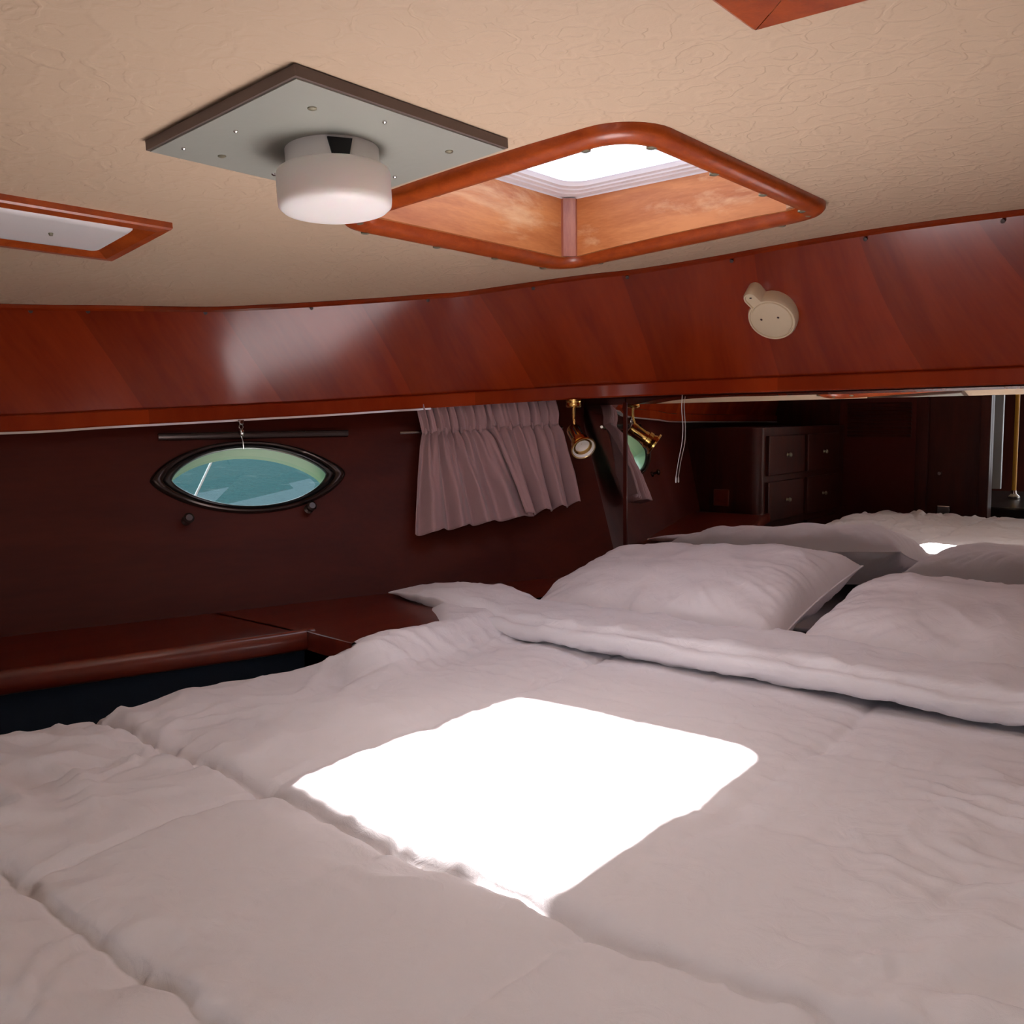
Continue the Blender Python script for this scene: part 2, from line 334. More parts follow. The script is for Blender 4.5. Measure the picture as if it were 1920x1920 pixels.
def patch(s0, s1, z0, z1, ns, nz):
    R = []; Q = []
    for j in range(nz+1):
        a = [hv(s0+(s1-s0)*i/ns, z0+(z1-z0)*j/nz) for i in range(ns+1)]; R.append([q[0] for q in a]); Q.append([q[1] for q in a])
    hull.grid(R, Q, flip=True)
ZB = -1.25
patch(0, sa, SZ-.02, .075, 30, 6); patch(sb, 1, SZ-.02, .075, 24, 6); patch(sa, sb, PZ1, .075, 16, 2); patch(sa, sb, SZ-.02, PZ0, 16, 4)
R = [[], [], []]; Q = [[], [], []]; NE = 96
for k in range(NE):
    th = 2*pi*k/NE; ex, ez = ell(th, 1.0)
    cx_, cz_ = cos(th), sin(th); x0, x1 = 1.07, 1.63
    tx = ((x1-PXC) if cx_ > 0 else (PXC-x0))/max(abs(cx_), 1e-6); tz = ((PZ1-pcz) if cz_ > 0 else (pcz-PZ0))/max(abs(cz_), 1e-6)
    tt = min(tx, tz); rx, rz = PXC+cx_*tt, pcz+cz_*tt
    for qx, qz in ((x0, PZ0), (x0, PZ1), (x1, PZ0), (x1, PZ1)):
        ca = math.atan2(qz-pcz, qx-PXC) % (2*pi)
        if abs(ca-th) < pi/NE+1e-9: rx, rz = qx, qz
    for q, (X, Z) in enumerate([(ex, ez), ((ex+rx)/2, (ez+rz)/2), (rx, rz)]):
        s_ = s_at_x(X, Z) if q < 2 else max(sa, min(sb, s_at_x(X, -.1))); a = hv(s_, Z); R[q].append(a[0]); Q[q].append(a[1])
hull.grid(R, Q, closed=True)
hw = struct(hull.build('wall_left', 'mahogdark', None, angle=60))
# lower hull below shelf
R = [[hullP(i/30, SZ-.02) for i in range(31)], [hullP(i/30, SZ-.02)*1+Vector((0, .0, ZB-SZ+.02)) for i in range(31)]]
struct(MB().grid(R).build('wall_left_lower', 'cabin'))
# opposite hull, plain mirror of this one, outside the frame
R = [[Vector((p.x, 2*YC-p.y, p.z)) for p in (hullP(i/30, z) for i in range(31))] for z in (.075, -.2, SZ, ZB)]
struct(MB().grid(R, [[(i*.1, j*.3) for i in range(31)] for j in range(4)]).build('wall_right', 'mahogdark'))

# port: window_1
pc = hullP(scx, pcz); port = sroot('window_1', pc)
def port_ring(kin, kout, off_in, off_out, name, mat, n=72, prof=6, dzi=0):
    rows = []
    for j in range(prof+1):
        a = pi*j/prof; kk = (kin+kout)/2-(kout-kin)/2*cos(a); h_ = off_in+(off_out-off_in)*sin(a); row = []
        for k in range(n):
            X, Z = ell(2*pi*k/n, kk); s_ = s_at_x(X, Z); row.append(hullP(s_, Z)+hull_n(s_, Z)*h_)
        rows.append(row)
    return MB().grid(rows, closed=True).build(name, mat, port)
port_ring(.99, 1.14, .0, .014, 'bezel', 'darkring')
port_ring(.90, 1.0, .0, .010, 'port_frame', 'black')
dn = hull_n(scx, pcz)
def lens(th, k, depth, dz):
    X, Z = ell(th, k); s_ = s_at_x(X, Z); return hullP(s_, Z)-dn*depth+Vector((0, 0, dz))
rows = [[lens(2*pi*k/72, kk, d_, dz) for k in range(72)] for kk, d_, dz in [(.90, .0, 0), (.90, .012, -.001), (.92, .055, -.009)]]
MB().grid(rows, closed=True).build('sleeve', 'sleeve', port)
g = MB(); g.add([lens(2*pi*k/72, .912, .04, -.005) for k in range(72)], [tuple(range(72))]); g.build('pane', 'portglass', port, smooth=False)
# dogs and hinge
for xx, zz in ((1.17, pcz-.098), (1.47, pcz-.09)):
    s_ = s_at_x(xx, zz); p = hullP(s_, zz); n_ = hull_n(s_, zz)
    MB().lathe([(.011, 0), (.012, .006), (.006, .01), (.006, .024), (.012, .027), (.013, .034), (.008, .038)], p, n_, 18).build('dog', 'darkring', port)
# hinge bar above the port
rows = []
bx0, bx1 = 1.15, 1.63
pts = []
for k in range(13):
    X = bx0+(bx1-bx0)*k/12; s_ = s_at_x(X, -.03); pts.append((hullP(s_, -.03), hull_n(s_, -.03)))
prof = [(.0, -.008), (.012, -.008), (.014, -.005), (.014, .005), (.012, .008), (.0, .008)]
rows = [[p+n_*a+Vector((0, 0, b2)) for p, n_ in pts] for a, b2 in prof]
cb = MB().grid(rows).build('curtain_track', 'darkring'); 
tag(cb, 'short dark glossy curtain track on the wall above the oval porthole', 'curtain track')
# hook and chain
s_ = s_at_x(1.345, 0); hp = hullP(s_, .0)+hull_n(s_, 0)*.05; zt = B[near(B, 1.34, 2.05)].z
hk = thing('hook', (hp.x, hp.y, zt), 'small steel hook with toggle hanging above the porthole', 'hook')
MB().box((hp.x, hp.y, zt-.006), (.014, .010, .012)).build('bracket', 'steel', hk, bevel=.002)
MB().tube([(hp.x+.006*cos(a), hp.y, zt-.018+.006*sin(a)) for a in [2*pi*i/14 for i in range(15)]], .0016, 8).build('ring', 'steel', hk)
MB().lathe([(.003, 0), (.007, -.004), (.0075, -.012), (.004, -.018)], (hp.x+.001, hp.y, zt-.024), (0, 0, 1), 16).build('toggle', 'steel', hk)
MB().tube([(hp.x, hp.y, zt-.04), (hp.x+.002, hp.y-.002, zt-.055), (hp.x+.005, hp.y, zt-.074)], .0018, 8).build('pin', 'steel', hk)

# ------------------------------------------------------------------ ceiling with two hatch openings
SX0, SX1, SY0, SY1 = 1.068, 1.795, .668, 1.335     # skylight trim, outer
fw = .052
ix0, ix1, iy0, iy1 = SX0+fw, SX1-fw, SY0+fw, SY1-fw
HX0, HX1, HY0, HY1 = .36, .90, -.14, .428        # second hatch, outer
hw_ = .075; jx0, jx1, jy0, jy1 = HX0+hw_, HX1-hw_, HY0+hw_, HY1-hw_
xs = sorted(set([-.75, 2.45]+[-.75+.16*i for i in range(1, 20)]+[ix0, ix1, jx0, jx1])); ys = sorted(set([-1.3+.12*i for i in range(0, 32)]+[iy0, iy1, jy0, jy1]))
cm = MB()
for dz, fl in ((0, True), (.025, False)):
    for a, b2 in zip(xs, xs[1:]):
        for c, d in zip(ys, ys[1:]):
            mx_, my_ = (a+b2)/2, (c+d)/2
            if ix0 < mx_ < ix1 and iy0 < my_ < iy1: continue
            if jx0 < mx_ < jx1 and jy0 < my_ < jy1: continue
            q = [(a, c, CZ(c)+dz), (b2, c, CZ(c)+dz), (b2, d, CZ(d)+dz), (a, d, CZ(d)+dz)]
            cm.add(q if not fl else q[::-1], [(0, 1, 2, 3)])
struct(cm.build('ceiling', 'ceiling', None, angle=80))

def rrect(x0, x1, y0, y1, r, n=8):
    P = []
    for cx, cy, a0 in ((x1-r, y1-r, 0), (x0+r, y1-r, 90), (x0+r, y0+r, 180), (x1-r, y0+r, 270)):
        for k in range(n+1): a = radians(a0+90*k/n); P.append((cx+r*cos(a), cy+r*sin(a)))
    return P
def ringsurf(levels, n=8):     # levels: (inset, z, r) relative to a rect
    def mk(rect, lv, fz):
        rows = []
        for ins, z, r in lv:
            rows.append([Vector((x, y, fz(y)+z)) for x, y in rrect(rect[0]+ins, rect[1]-ins, rect[2]+ins, rect[3]-ins, max(r, .0005), n)])
        return rows
    return mk
mk = ringsurf(None)
sky = sroot('window_2', ((SX0+SX1)/2, (SY0+SY1)/2, .40))
rect = (SX0, SX1, SY0, SY1)
MB().grid(mk(rect, [(0, .004, .085), (.0005, -.010, .085), (.006, -.017, .082), (.018, -.021, .075), (.036, -.018, .06), (.044, -.010, .05), (.048, .0, .045), (.0495, .003, .04), (.0495, .012, .04)], CZ), closed=True).build('hatch_trim', 'trimwood', sky, angle=50)
# mitre-line scarf joints are drawn by thin dark slips
SH = .105
def shaft_panel(a, b2, n_, name):
    mb = MB(); th = .012
    def row(x, y, off):
        return [Vector((x+n_[0]*off, y+n_[1]*off, CZ(y)+.0+ (0.0 if k == 0 else SH+(.38-CZ(y)))) ) for k in (0, 1)]
    N_ = 6; top = .40+SH
    R0 = []; R1 = []; R2 = []; R3 = []
    for i in range(N_+1):
        x = a[0]+(b2[0]-a[0])*i/N_; y = a[1]+(b2[1]-a[1])*i/N_
        R0.append(Vector((x, y, CZ(y)-.002))); R1.append(Vector((x, y, top))); R2.append(Vector((x-n_[0]*th, y-n_[1]*th, top))); R3.append(Vector((x-n_[0]*th, y-n_[1]*th, CZ(y)-.002)))
    mb.grid([R0, R1, R2, R3, R0]); return mb.build(name, 'ply', sky, smooth=False)
e = .004
shaft_panel((ix1-e, iy0), (ix1-e, iy1), (-1, 0), 'shaft_panel'); shaft_panel((ix0+e, iy0), (ix0+e, iy1), (1, 0), 'shaft_panel')
shaft_panel((ix0, iy1-e), (ix1, iy1-e), (0, -1), 'shaft_panel'); shaft_panel((ix0, iy0+e), (ix1, iy0+e), (0, 1), 'shaft_panel')
for (cx, cy, dx, dy) in ((ix1-e, iy1-e, -1, -1), (ix0+e, iy1-e, 1, -1), (ix1-e, iy0+e, -1, 1), (ix0+e, iy0+e, 1, 1)):
    w = .026; mb = MB(); zt = .40+SH; zb = CZ(cy)-.001
    base = [(cx, cy), (cx+dx*w, cy), (cx+dx*w, cy+dy*.006), (cx+dx*.006, cy+dy*w), (cx, cy+dy*w)]
    mb.add([(x, y, zb) for x, y in base]+[(x, y, zt) for x, y in base], [(0, 1, 6, 5), (1, 2, 7, 6), (2, 3, 8, 7), (3, 4, 9, 8), (4, 0, 5, 9), (0, 1, 2, 3, 4), (5, 6, 7, 8, 9)])
    mb.build('corner_post', 'post', sky, smooth=False)
# white stepped hatch frame around the acrylic
zt = .40+SH
mkf = ringsurf(None)
F0 = lambda y: zt
irect = (ix0, ix1, iy0, iy1)
MB().grid(mkf(irect, [(-.03, 0, .03), (.004, 0, .03), (.004, .004, .03), (.020, .005, .04), (.021, .008, .04), (.032, .009, .045), (.033, .012, .045), (.042, .014, .05), (.044, .017, .05), (.050, .022, .05), (-.03, .03, .03), (-.03, 0, .03)], F0), closed=True).build('hatch_frame', 'hatchwhite', sky, angle=25)
gl = rrect(ix0+.045, ix1-.045, iy0+.045, iy1-.045, .06)
g = MB(); n_ = len(gl); g.add([(x, y, zt+.020) for x, y in gl]+[(x, y, zt+.028) for x, y in gl], [tuple(range(n_-1, -1, -1)), tuple(range(n_, 2*n_))]+[(i, (i+1) % n_, n_+(i+1) % n_, n_+i) for i in range(n_)])
g.build('pane', 'glass', sky, smooth=False)
# screws on the trim
sp = []
for x in (1.16, 1.35, 1.53, 1.70): sp += [(x, SY0+.036), (x, SY1-.012)]
for y in (.78, .93, 1.08, 1.22): sp += [(SX0+.036, y), (SX1-.012, y)]
sp += [(SX0+.045, SY1-.05), (SX1-.05, SY0+.04)]
for x, y in sp:
    MB().lathe([(.0080, -.0005), (.0080, -.0034), (.0045, -.0048)], (x, y, CZ(y)-(.0155 if min(y-SY0, x-SX0) > .03 and max(SX1-x, SY1-y) > .02 and min(SX1-x, SY1-y) > .02 else .0175)), (0, 0, 1), 14).build('screw', 'screw', sky)

# second hatch: mitred wood frame with drawn blind
h2 = sroot('window_3', ((HX0+HX1)/2, (HY0+HY1)/2, .40))
cs = [(HX0, HY0), (HX1, HY0), (HX1, HY1), (HX0, HY1)]; ci = [(jx0, jy0), (jx1, jy0), (jx1, jy1), (jx0, jy1)]
for k in range(4):
    a, b2, c, d = cs[k], cs[(k+1) % 4], ci[(k+1) % 4], ci[k]; mb = MB(); N_ = 5; rows = []
    def L_(p, q, f, z): x = p[0]+(q[0]-p[0])*f; y = p[1]+(q[1]-p[1])*f; return Vector((x, y, CZ(y)+z))
    def mixp(p, q, f): return (p[0]+(q[0]-p[0])*f, p[1]+(q[1]-p[1])*f)
    for fr, z in ((0, .002), (0.0, -.010), (.08, -.014), (.95, -.014), (1, -.010), (1, .02)):
        p0 = mixp(a, d, fr); p1 = mixp(b2, c, fr); rows.append([L_(p0, p1, i/N_*.998+.001, z) for i in range(N_+1)])
    mb.grid(rows); mb.build('frame_rail', 'trimwood', h2, angle=30)
bl = MB(); zz = .43
rows = [[Vector((jx0-.01+(jx1-jx0+.02)*i/28, y, zz+.004*(i % 2))) for i in range(29)] for y in (jy0-.01, jy1+.01)]
bl.grid(rows); bl.build('blind', 'blind', h2, smooth=False)
for (p, q) in (((jx0, jy0), (jx1, jy0)), ((jx1, jy0), (jx1, jy1)), ((jx1, jy1), (jx0, jy1)), ((jx0, jy1), (jx0, jy0))):
    MB().grid([[Vector((*p, .39)), Vector((*q, .39))], [Vector((*p, .55)), Vector((*q, .55))]]).build('shaft_side', 'hatchwhite', h2)

# ------------------------------------------------------------------ ceiling fittings
def tilt(y): return Matrix.Rotation(atan(slope(y)), 3, 'X')
# metal plate with round opal lamp
py_ = 1.024; px_ = .841; Rt = tilt(py_); pcn = Vector((px_, py_, CZ(py_)))
lamp = thing('ceiling_light', pcn, 'round white opal lamp on a square grey metal plate, left of the skylight', 'ceiling light')
def on(x, y, z, c=pcn, R=Rt): return c+R@Vector((x, y, z))
PW, PD = .184, .165
def plate(x0, x1, y0, y1, z0, z1, name, mat, parent, bevel=0, c=pcn, R=Rt):
    mb = MB(); mb.box(((x0+x1)/2, (y0+y1)/2, (z0+z1)/2), (x1-x0, y1-y0, z1-z0)); mb.v = [c+R@v for v in mb.v]; return mb.build(name, mat, parent, bevel=bevel, smooth=False)
plate(-PW, PW, -PD, PD, -.016, -.003, 'backing_board', 'edge', lamp)
plate(-PW+.004, PW-.004, -PD+.004, PD-.004, -.0178, -.0155, 'metal_plate', 'alu', lamp)
plate(-PW+.02, PW-.02, -PD+.02, PD-.02, -.004, .006, 'spacer', 'gap', lamp)
for x, y, r in ((-.115, -.105, .0055), (.125, -.105, .0055), (-.14, .02, .003), (-.02, -.13, .003), (-.1, .115, .0055), (.145, .03, .003), (.0, .135, .004), (.14, .13, .004), (-.155, .12, .003)):
    MB().lathe([(r*1.1, 0), (r, -.002), (r*.4, -.0035)], on(x, y, -.0172), Rt@Vector((0, 0, 1)), 14).build('screw', 'screw' if r > .005 else 'steel', lamp)
ax = Rt@Vector((0, 0, -1))
lc = on(0.0, .0, -.0178)
MB().lathe([(.0645, 0), (.0645, .030)], lc, ax, 56).build('lamp_base', 'white_rigid', lamp)
MB().lathe([(.0648, .026), (.073, .027), (.0775, .030), (.0785, .034), (.0785, .070), (.0775, .077), (.072, .082), (.060, .0855), (.035, .088), (.012, .0888)], lc, ax, 64).build('globe', 'globe', lamp, angle=60)
# switch notch on the base, facing the camera side
vd = Vector((-lc.x, -lc.y, 0)).normalized(); vd = Matrix.Rotation(radians(9), 3, 'Z')@vd; sd = Vector((-vd.y, vd.x, 0))
q = lc+ax*.012+vd*.0638
w0, w1, hh = .0165, .0115, .0105
mb = MB(); fr = []
for dd in (0, .0045):
    fr += [q+vd*dd+sd*-w0-ax*hh, q+vd*dd+sd*w0-ax*hh, q+vd*dd+sd*w1+ax*hh, q+vd*dd-sd*w1+ax*hh]
mb.add(fr, [(0, 1, 2, 3), (4, 7, 6, 5), (0, 4, 5, 1), (1, 5, 6, 2), (2, 6, 7, 3), (3, 7, 4, 0)]); mb.build('switch', 'gap', lamp, smooth=False)

# wood-framed ceiling lamp at left
ly = 1.615; lx1 = .874; lx0 = .40; Rl = tilt(ly); lcn = Vector(((lx0+lx1)/2, ly, CZ(ly)))
ll = thing('ceiling_light', lcn, 'rectangular white lamp in a red wood frame on the ceiling at the left edge', 'ceiling light')
a_, b_ = (lx1-lx0)/2, .112
o4 = [(-a_, -b_), (a_, -b_), (a_, b_), (-a_, b_)]
lvl = [(0, 0), (0, -.011), (.003, -.014), (.022, -.016), (.046, -.006), (.046, .0)]
for k in range(4):
    rows = []
    for ins, z in lvl:
        w = (ins if k in (1, 3) else ins)
        r4 = [(-a_+ins, -b_+ins*.85), (a_-ins, -b_+ins*.85), (a_-ins, b_-ins*.85), (-a_+ins, b_-ins*.85)]
        p0, p1 = r4[k], r4[(k+1) % 4]; rows.append([lcn+Rl@Vector((*p0, z)), lcn+Rl@Vector((*p1, z))])
    MB().grid(rows).build('frame_rail', 'trimwood', ll, angle=25)
mkl = [(.047, .0, .012), (.048, -.008, .012), (.053, -.0125, .012), (.060, -.0135, .012)]
rows = [[lcn+Rl@Vector((x, y, z)) for x, y in rrect(-a_+i_, a_-i_, -b_+i_*.85, b_-i_*.85, r_, 5)] for i_, z, r_ in mkl]
mb = MB().grid(rows, closed=True); nn = len(rows[0]); mb.f.append(tuple(range(3*nn, 4*nn))); mb.build('diffuser', 'white_rigid', ll, angle=50)
for xx in (.075,): MB().lathe([(.004, 0), (.003, -.004)], lcn+Rl@Vector((xx, .0, -.0135)), Rl@Vector((0, 0, 1)), 12).build('screw', 'screw', ll)

# ------------------------------------------------------------------ cream keyhole fitting on the valance
tgt = 1452
def pxof(p): d = p-camo.location; return 960+1700*d.dot(_R)/d.dot(_F), 960-1700*d.dot(_U)/d.dot(_F)
bb_ = None
for i_ in range(len(T)//4, len(T)*3//4):
    for m_ in range(20):
        a0 = G[i_].lerp(G[i_+1], m_/20); a1 = T[i_].lerp(T[i_+1], m_/20)
        for f_ in range(0, 40):
            p = a0.lerp(a1, f_/40); q_ = pxof(p); e_ = (q_[0]-1452)**2+(q_[1]-592)**2
            if p.x > 1 and (bb_ is None or e_ < bb_[0]): bb_ = (e_, p, a0, a1, (T[i_+1]-T[i_]))
fc, q0, q1 = bb_[1], bb_[2], bb_[3]
along = bb_[4].normalized()
nin = along.cross((q1-q0)).normalized()
if nin.x > 0: nin = -nin
nin.z = 0; nin.normalize(); nin = nin*cos(radians(42))-Vector((0, 0, 1))*sin(radians(42))
upd = nin.cross(along).normalized()
if upd.z < 0: upd = -upd
fc = fc+nin*.002
fit = thing('wall_fitting', fc, 'cream plastic keyhole-shaped fitting screwed to the sloping red wood panel', 'wall fitting')
yd = -along
def fo(a, b2, h_): return fc+yd*a+upd*b2+nin*h_
def outline(R_, rt, ang, dist, ins=0, n=48):
    """disc radius R_ with a rounded tab radius rt at distance dist in direction ang"""
    P = []; R_ -= ins; rt -= ins
    half = math.asin(min(.99, rt/R_)); 
    for k in range(n+1):
        a = ang+half+(2*pi-2*half)*k/n; P.append((R_*cos(a), R_*sin(a)))
    for k in range(11):
        a = ang-pi/2+pi*k/10; P.append((dist*cos(ang)+rt*cos(a), dist*sin(ang)+rt*sin(a)))
    return P
FA = radians(64); FR, FT, FD = .0600, .0195, .074
lv = [(0, -.030), (0, .014), (.003, .020), (.006, .020), (.007, .0165)]
rows = [[fo(x, y, h_) for x, y in outline(FR, FT, FA, FD, ins)] for ins, h_ in lv]
mb = MB().grid(rows, closed=True); nn = len(rows[0]); mb.f.append(tuple(range(4*nn, 5*nn))); mb.build('housing', 'cream', fit, angle=30)
rows = [[fo(r*cos(2*pi*k/48), r*sin(2*pi*k/48), h_) for k in range(48)] for r, h_ in ((.051, .0165), (.0495, .0195), (.047, .0205))]
mb = MB().grid(rows, closed=True); mb.f.append(tuple(range(96, 144))); mb.build('cover', 'cream', fit, angle=30)
for x in (-.024, .019): MB().lathe([(.003, 0), (.002, .001)], fo(-x, .006, .0206), nin, 12).build('screw', 'screwdark', fit)
MB().box(fo(FD*cos(FA), FD*sin(FA), .0138), (.009, .005, .003)).build('slot', 'gap', fit)

# ------------------------------------------------------------------ transom wall and mirror
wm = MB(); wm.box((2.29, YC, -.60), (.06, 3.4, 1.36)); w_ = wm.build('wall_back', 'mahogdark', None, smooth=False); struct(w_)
mir = thing('mirror', (2.25, YC, -.2), 'wide mirror on the wall behind the two pillows', 'mirror')
y0, y1 = -.3, 1.60; jt = 1.452
def mpanel(a, b2, nm):
    mb = MB(); X = 2.250; t_ = .0022; bw = .018; zt = .0625; zb = -.56
    mb.add([(X, a, zb), (X, b2, zb), (X, b2, zt-bw), (X, a, zt-bw), (X+t_, a, zt), (X+t_, b2, zt), (X+.006, a, zt), (X+.006, b2, zt), (X+.006, a, zb), (X+.006, b2, zb)],
           [(0, 3, 2, 1), (3, 4, 5, 2), (4, 6, 7, 5), (6, 8, 9, 7), (0, 8, 6, 4, 3), (1, 2, 5, 7, 9)])
    return mb.build(nm, 'mirror', mir, smooth=False)
mpanel(y0, jt-.002, 'mirror_panel'); mpanel(jt+.002, y1, 'mirror_panel')
MB().box((2.2485, jt, -.25), (.004, .011, .60)).build('joint_strip', 'mahogdark', mir, smooth=False)
# white cord
cp = spline([(2.244, 1.262, .066), (2.243, 1.263, .03), (2.243, 1.259, -.02), (2.242, 1.261, -.065), (2.243, 1.272, -.115), (2.243, 1.280, -.160)], 5)
cd = thing('pull_cord', cp[0], 'thin white cord hanging in front of the mirror from the wood rail', 'cord')
MB().tube(cp, .0010, 8).build('cord', 'rope', cd)
MB().lathe([(.001, 0), (.0022, -.006), (.0022, -.016), (.001, -.018)], cp[-1], (0, 0, 1), 12).build('cord_end', 'rope', cd)

# ------------------------------------------------------------------ brass reading light
rp = Vector((2.095, 1.525, .0595))
rl = thing('reading_light', rp, 'brass reading light with white inner shade hanging at the corner beside the mirror', 'reading light')
MB().lathe([(.021, .0), (.022, -.003), (.022, -.006), (.0205, -.008), (.0205, -.011), (.022, -.013), (.022, -.020), (.019, -.023)], rp, (0, 0, 1), 36).build('mount', 'brass', rl, angle=40)
hd = Vector((-.42, -.70, -.58)).normalized(); hc = Vector((2.082, 1.502, -.048))
MB().tube(spline([rp+Vector((0, 0, -.02)), rp+Vector((-.001, .0, -.05)), hc-hd*.02+Vector((0, 0, .01))], 5), .0042, 12).build('stem', 'brass', rl)
MB().lathe([(.013, -.042), (.019, -.040), (.021, -.034), (.021, .018), (.026, .020), (.026, .032), (.021, .034), (.021, .042), (.036, .046), (.036, .052), (.033, .052), (.023, .033), (.0, .030)], hc, hd, 40, caps=(True, False)).build('shade', 'brass', rl, angle=30)
MB().lathe([(.0335, .0525), (.030, .047), (.021, .037), (.011, .032), (.001, .031)], hc, hd, 40, caps=(False, False)).build('reflector', 'lampwhite', rl, angle=60)
for k in range(8):
    a = 2*pi*k/8; qd = Vector((0, 0, 1)).rotation_difference(hd); off = qd@Vector((cos(a), sin(a), 0))
    tg = qd@Vector((-sin(a), cos(a), 0))
    Rm = Matrix((off, tg, hd)).transposed()
    MB().box(hc+off*.0208-hd*.008, (.0016, .0035, .032), Rm).build('slot', 'gap', rl, smooth=False)

# ------------------------------------------------------------------ curtains
def curtain(name, s0t, s1t, s0b, s1b, zt_, zb0, zb1, gather, label, seed, folds):
    rng = random.Random(seed); NS, NT = 150, 46
    ph = [rng.uniform(0, 6.28) for _ in range(4)]
    rows = []; hem = []
    for j in range(NT+1):
        t_ = j/NT; row = []
        for i in range(NS+1):
            u = i/NS
            g = exp(-((t_-gather)/.06)**2)
            ht = s0t+(s1t-s0t)*u; hb = s0b+(s1b-s0b)*u
            w_ = max(0, (t_-gather)/(1-gather))**.85
            sg = ht+(hb-ht)*w_ + (0 if t_ > gather else 0)
            mid = (s0t+s1t)/2; sg = sg+(mid-sg)*.045*g*1.0
            zb = zb0+(zb1-zb0)*u
            uu = u+.012*sin(9*u+ph[0]) + .02*t_*sin(5*u+ph[1])
            fine = sin(2*pi*folds*1.6*uu+ph[2])+.5*sin(2*pi*folds*2.7*uu+ph[3])
            big = sin(2*pi*folds*.8*uu+ph[1])+.35*sin(2*pi*folds*1.55*uu+ph[0])
            mixw = min(1, max(0, (t_-gather)/.5)); amp = .011*(1-mixw)*(1-.3*g)*fine+.022*mixw*big
            z = zt_+(zb-zt_)*t_+.004*sin(2*pi*folds*.8*uu+1)*t_
            if t_ < .05: z += .003*sin(2*pi*folds*1.6*uu)
            p = hullP(sg, z); n_ = hull_n(sg, -.15)
            crumple = .002*noise.noise(Vector((u*22, t_*16, seed)))
            row.append(p+n_*(.076+amp+crumple-.012*g))
        rows.append(row)
    root = thing(name, rows[0][NS//2], label, 'curtain', 'pair of pleated mauve curtains')
    ig = int(gather*NT); ih = int(.93*NT)
    o1 = MB().grid(rows[:ig+1]).build('heading', 'curtain', root, angle=180)
    o2 = MB().grid(rows[ig:]).build('drape', 'curtain', root, angle=180)
    for o in (o1, o2):
        sd_ = o.modifiers.new('thick', 'SOLIDIFY'); sd_.thickness = .0018; sd_.offset = 0
    for k in range(int(folds*1.6)):
        i = int((k+.5)/(folds*1.6)*NS); p = rows[ig][i]; n_ = hull_n(.6, -.15)
        MB().tube([p+n_*.005+Vector((.001*a, 0, .012-.024*a/4)) for a in range(5)], [.0015, .004, .005, .004, .001], 8).build('pleat_tuck', 'curtain', root)
    return root
def sx(px, z):   # curve parameter where the hull crosses photo column px
    best = (9e9, 0)
    for k in range(400):
        s_ = .3+.7*k/400; p = hullP(s_, z)+hull_n(s_, z)*.04; d = p+hull_n(s_, z)*.036-camo.location; c_ = 960+1700*d.dot(_R)/d.dot(_F)
        if abs(c_-px) < best[0]: best = (abs(c_-px), s_)
    return best[1]
curtain('curtain', sx(778, .03), sx(912, .04), sx(778, -.3), sx(1003, -.28), .034, -.325, -.285, .24, 'wide left mauve pleated curtain hanging under the wood rail', 3, 5.5)
curtain('curtain', sx(905, .04), sx(1040, .05), sx(985, -.27), sx(1082, -.24), .042, -.285, -.258, .24, 'narrow right mauve pleated curtain hanging nearer the mirror', 8, 4.2)
rp_ = []
for k in range(25):
    s_ = sx(770, -.03)-.02+(sx(1052, -.03)+.012-sx(770, -.03)+.02)*k/24; rp_.append(hullP(s_, -.045+.012*k/24)+hull_n(s_, -.05)*.046)
rd = MB().tube(rp_, .0045, 10).build('curtain_rod', 'steel'); tag(rd, 'thin steel curtain rod behind the mauve curtains', 'curtain rod')
# eyes where the rod meets the wall
# ------------------------------------------------------------------ shelf along the hull
sh = thing('shelf', (1.2, 1.8, SZ), 'long dark red wooden shelf with rounded front edge under the porthole', 'shelf')
fr = [(.53, 1.79), (.636, 1.765), (.90, 1.674), (1.10, 1.61), (1.205, 1.583)]
fr2 = [(1.185, 1.47), (1.185, 1.40)]
front = spline([(x, y, SZ) for x, y in fr], 6)
end = [Vector((1.19, 1.50, SZ)), Vector((1.19, 1.36, SZ)), Vector((2.24, 1.30, SZ))]
mb = MB()
back = [hullP(k/40, SZ)+Vector((0, -.001, 0)) for k in range(41)]
def backat(x):
    s_ = s_at_x(x, SZ); p = hullP(s_, SZ); return p
cols = [p for p in front if p.x < 1.2]
mb.grid([[Vector((p.x, p.y, SZ)) for p in cols], [backat(p.x) for p in cols]])
xs_ = [1.18+.0883*i for i in range(13)]
mb.grid([[Vector((x, 1.42, SZ)) for x in xs_], [backat(min(x, 2.245)) for x in xs_]])
k0 = len(mb.v)
mb.build('board', 'shelf', sh, smooth=False).data.validate()
rows = []
for dz, off in [(0, 0), (.006, .002), (.010, .008), (.010, .016), (.004, .022), (-.012, .024), (-.030, .022), (-.036, .014), (-.036, 0)]:
    rows.append([Vector((p.x, p.y, SZ+dz))+Vector((-.28, -.96, 0))*(off-.004) for p in front])
MB().grid(rows).build('edge_moulding', 'shelf', sh, angle=50)
rows = []
e2 = [Vector((1.196, 1.58, SZ)), Vector((1.190, 1.53, SZ)), Vector((1.184, 1.41, SZ))]
for dz, off in [(0, 0), (.005, .002), (.008, .008), (.006, .014), (-.012, .015), (-.036, .010), (-.036, 0)]:
    rows.append([p+Vector((-off, 0, dz)) for p in e2])
MB().grid(rows).build('end_moulding', 'shelf', sh, angle=50)
# blue upholstered panel under the shelf
R = [[p+Vector((0, .03, -.03)) for p in front], [p+Vector((0, .05, -.5)) for p in front]]
MB().grid(R).build('side_panel', 'blue', sh)['label'] = 'dark blue upholstered panel'

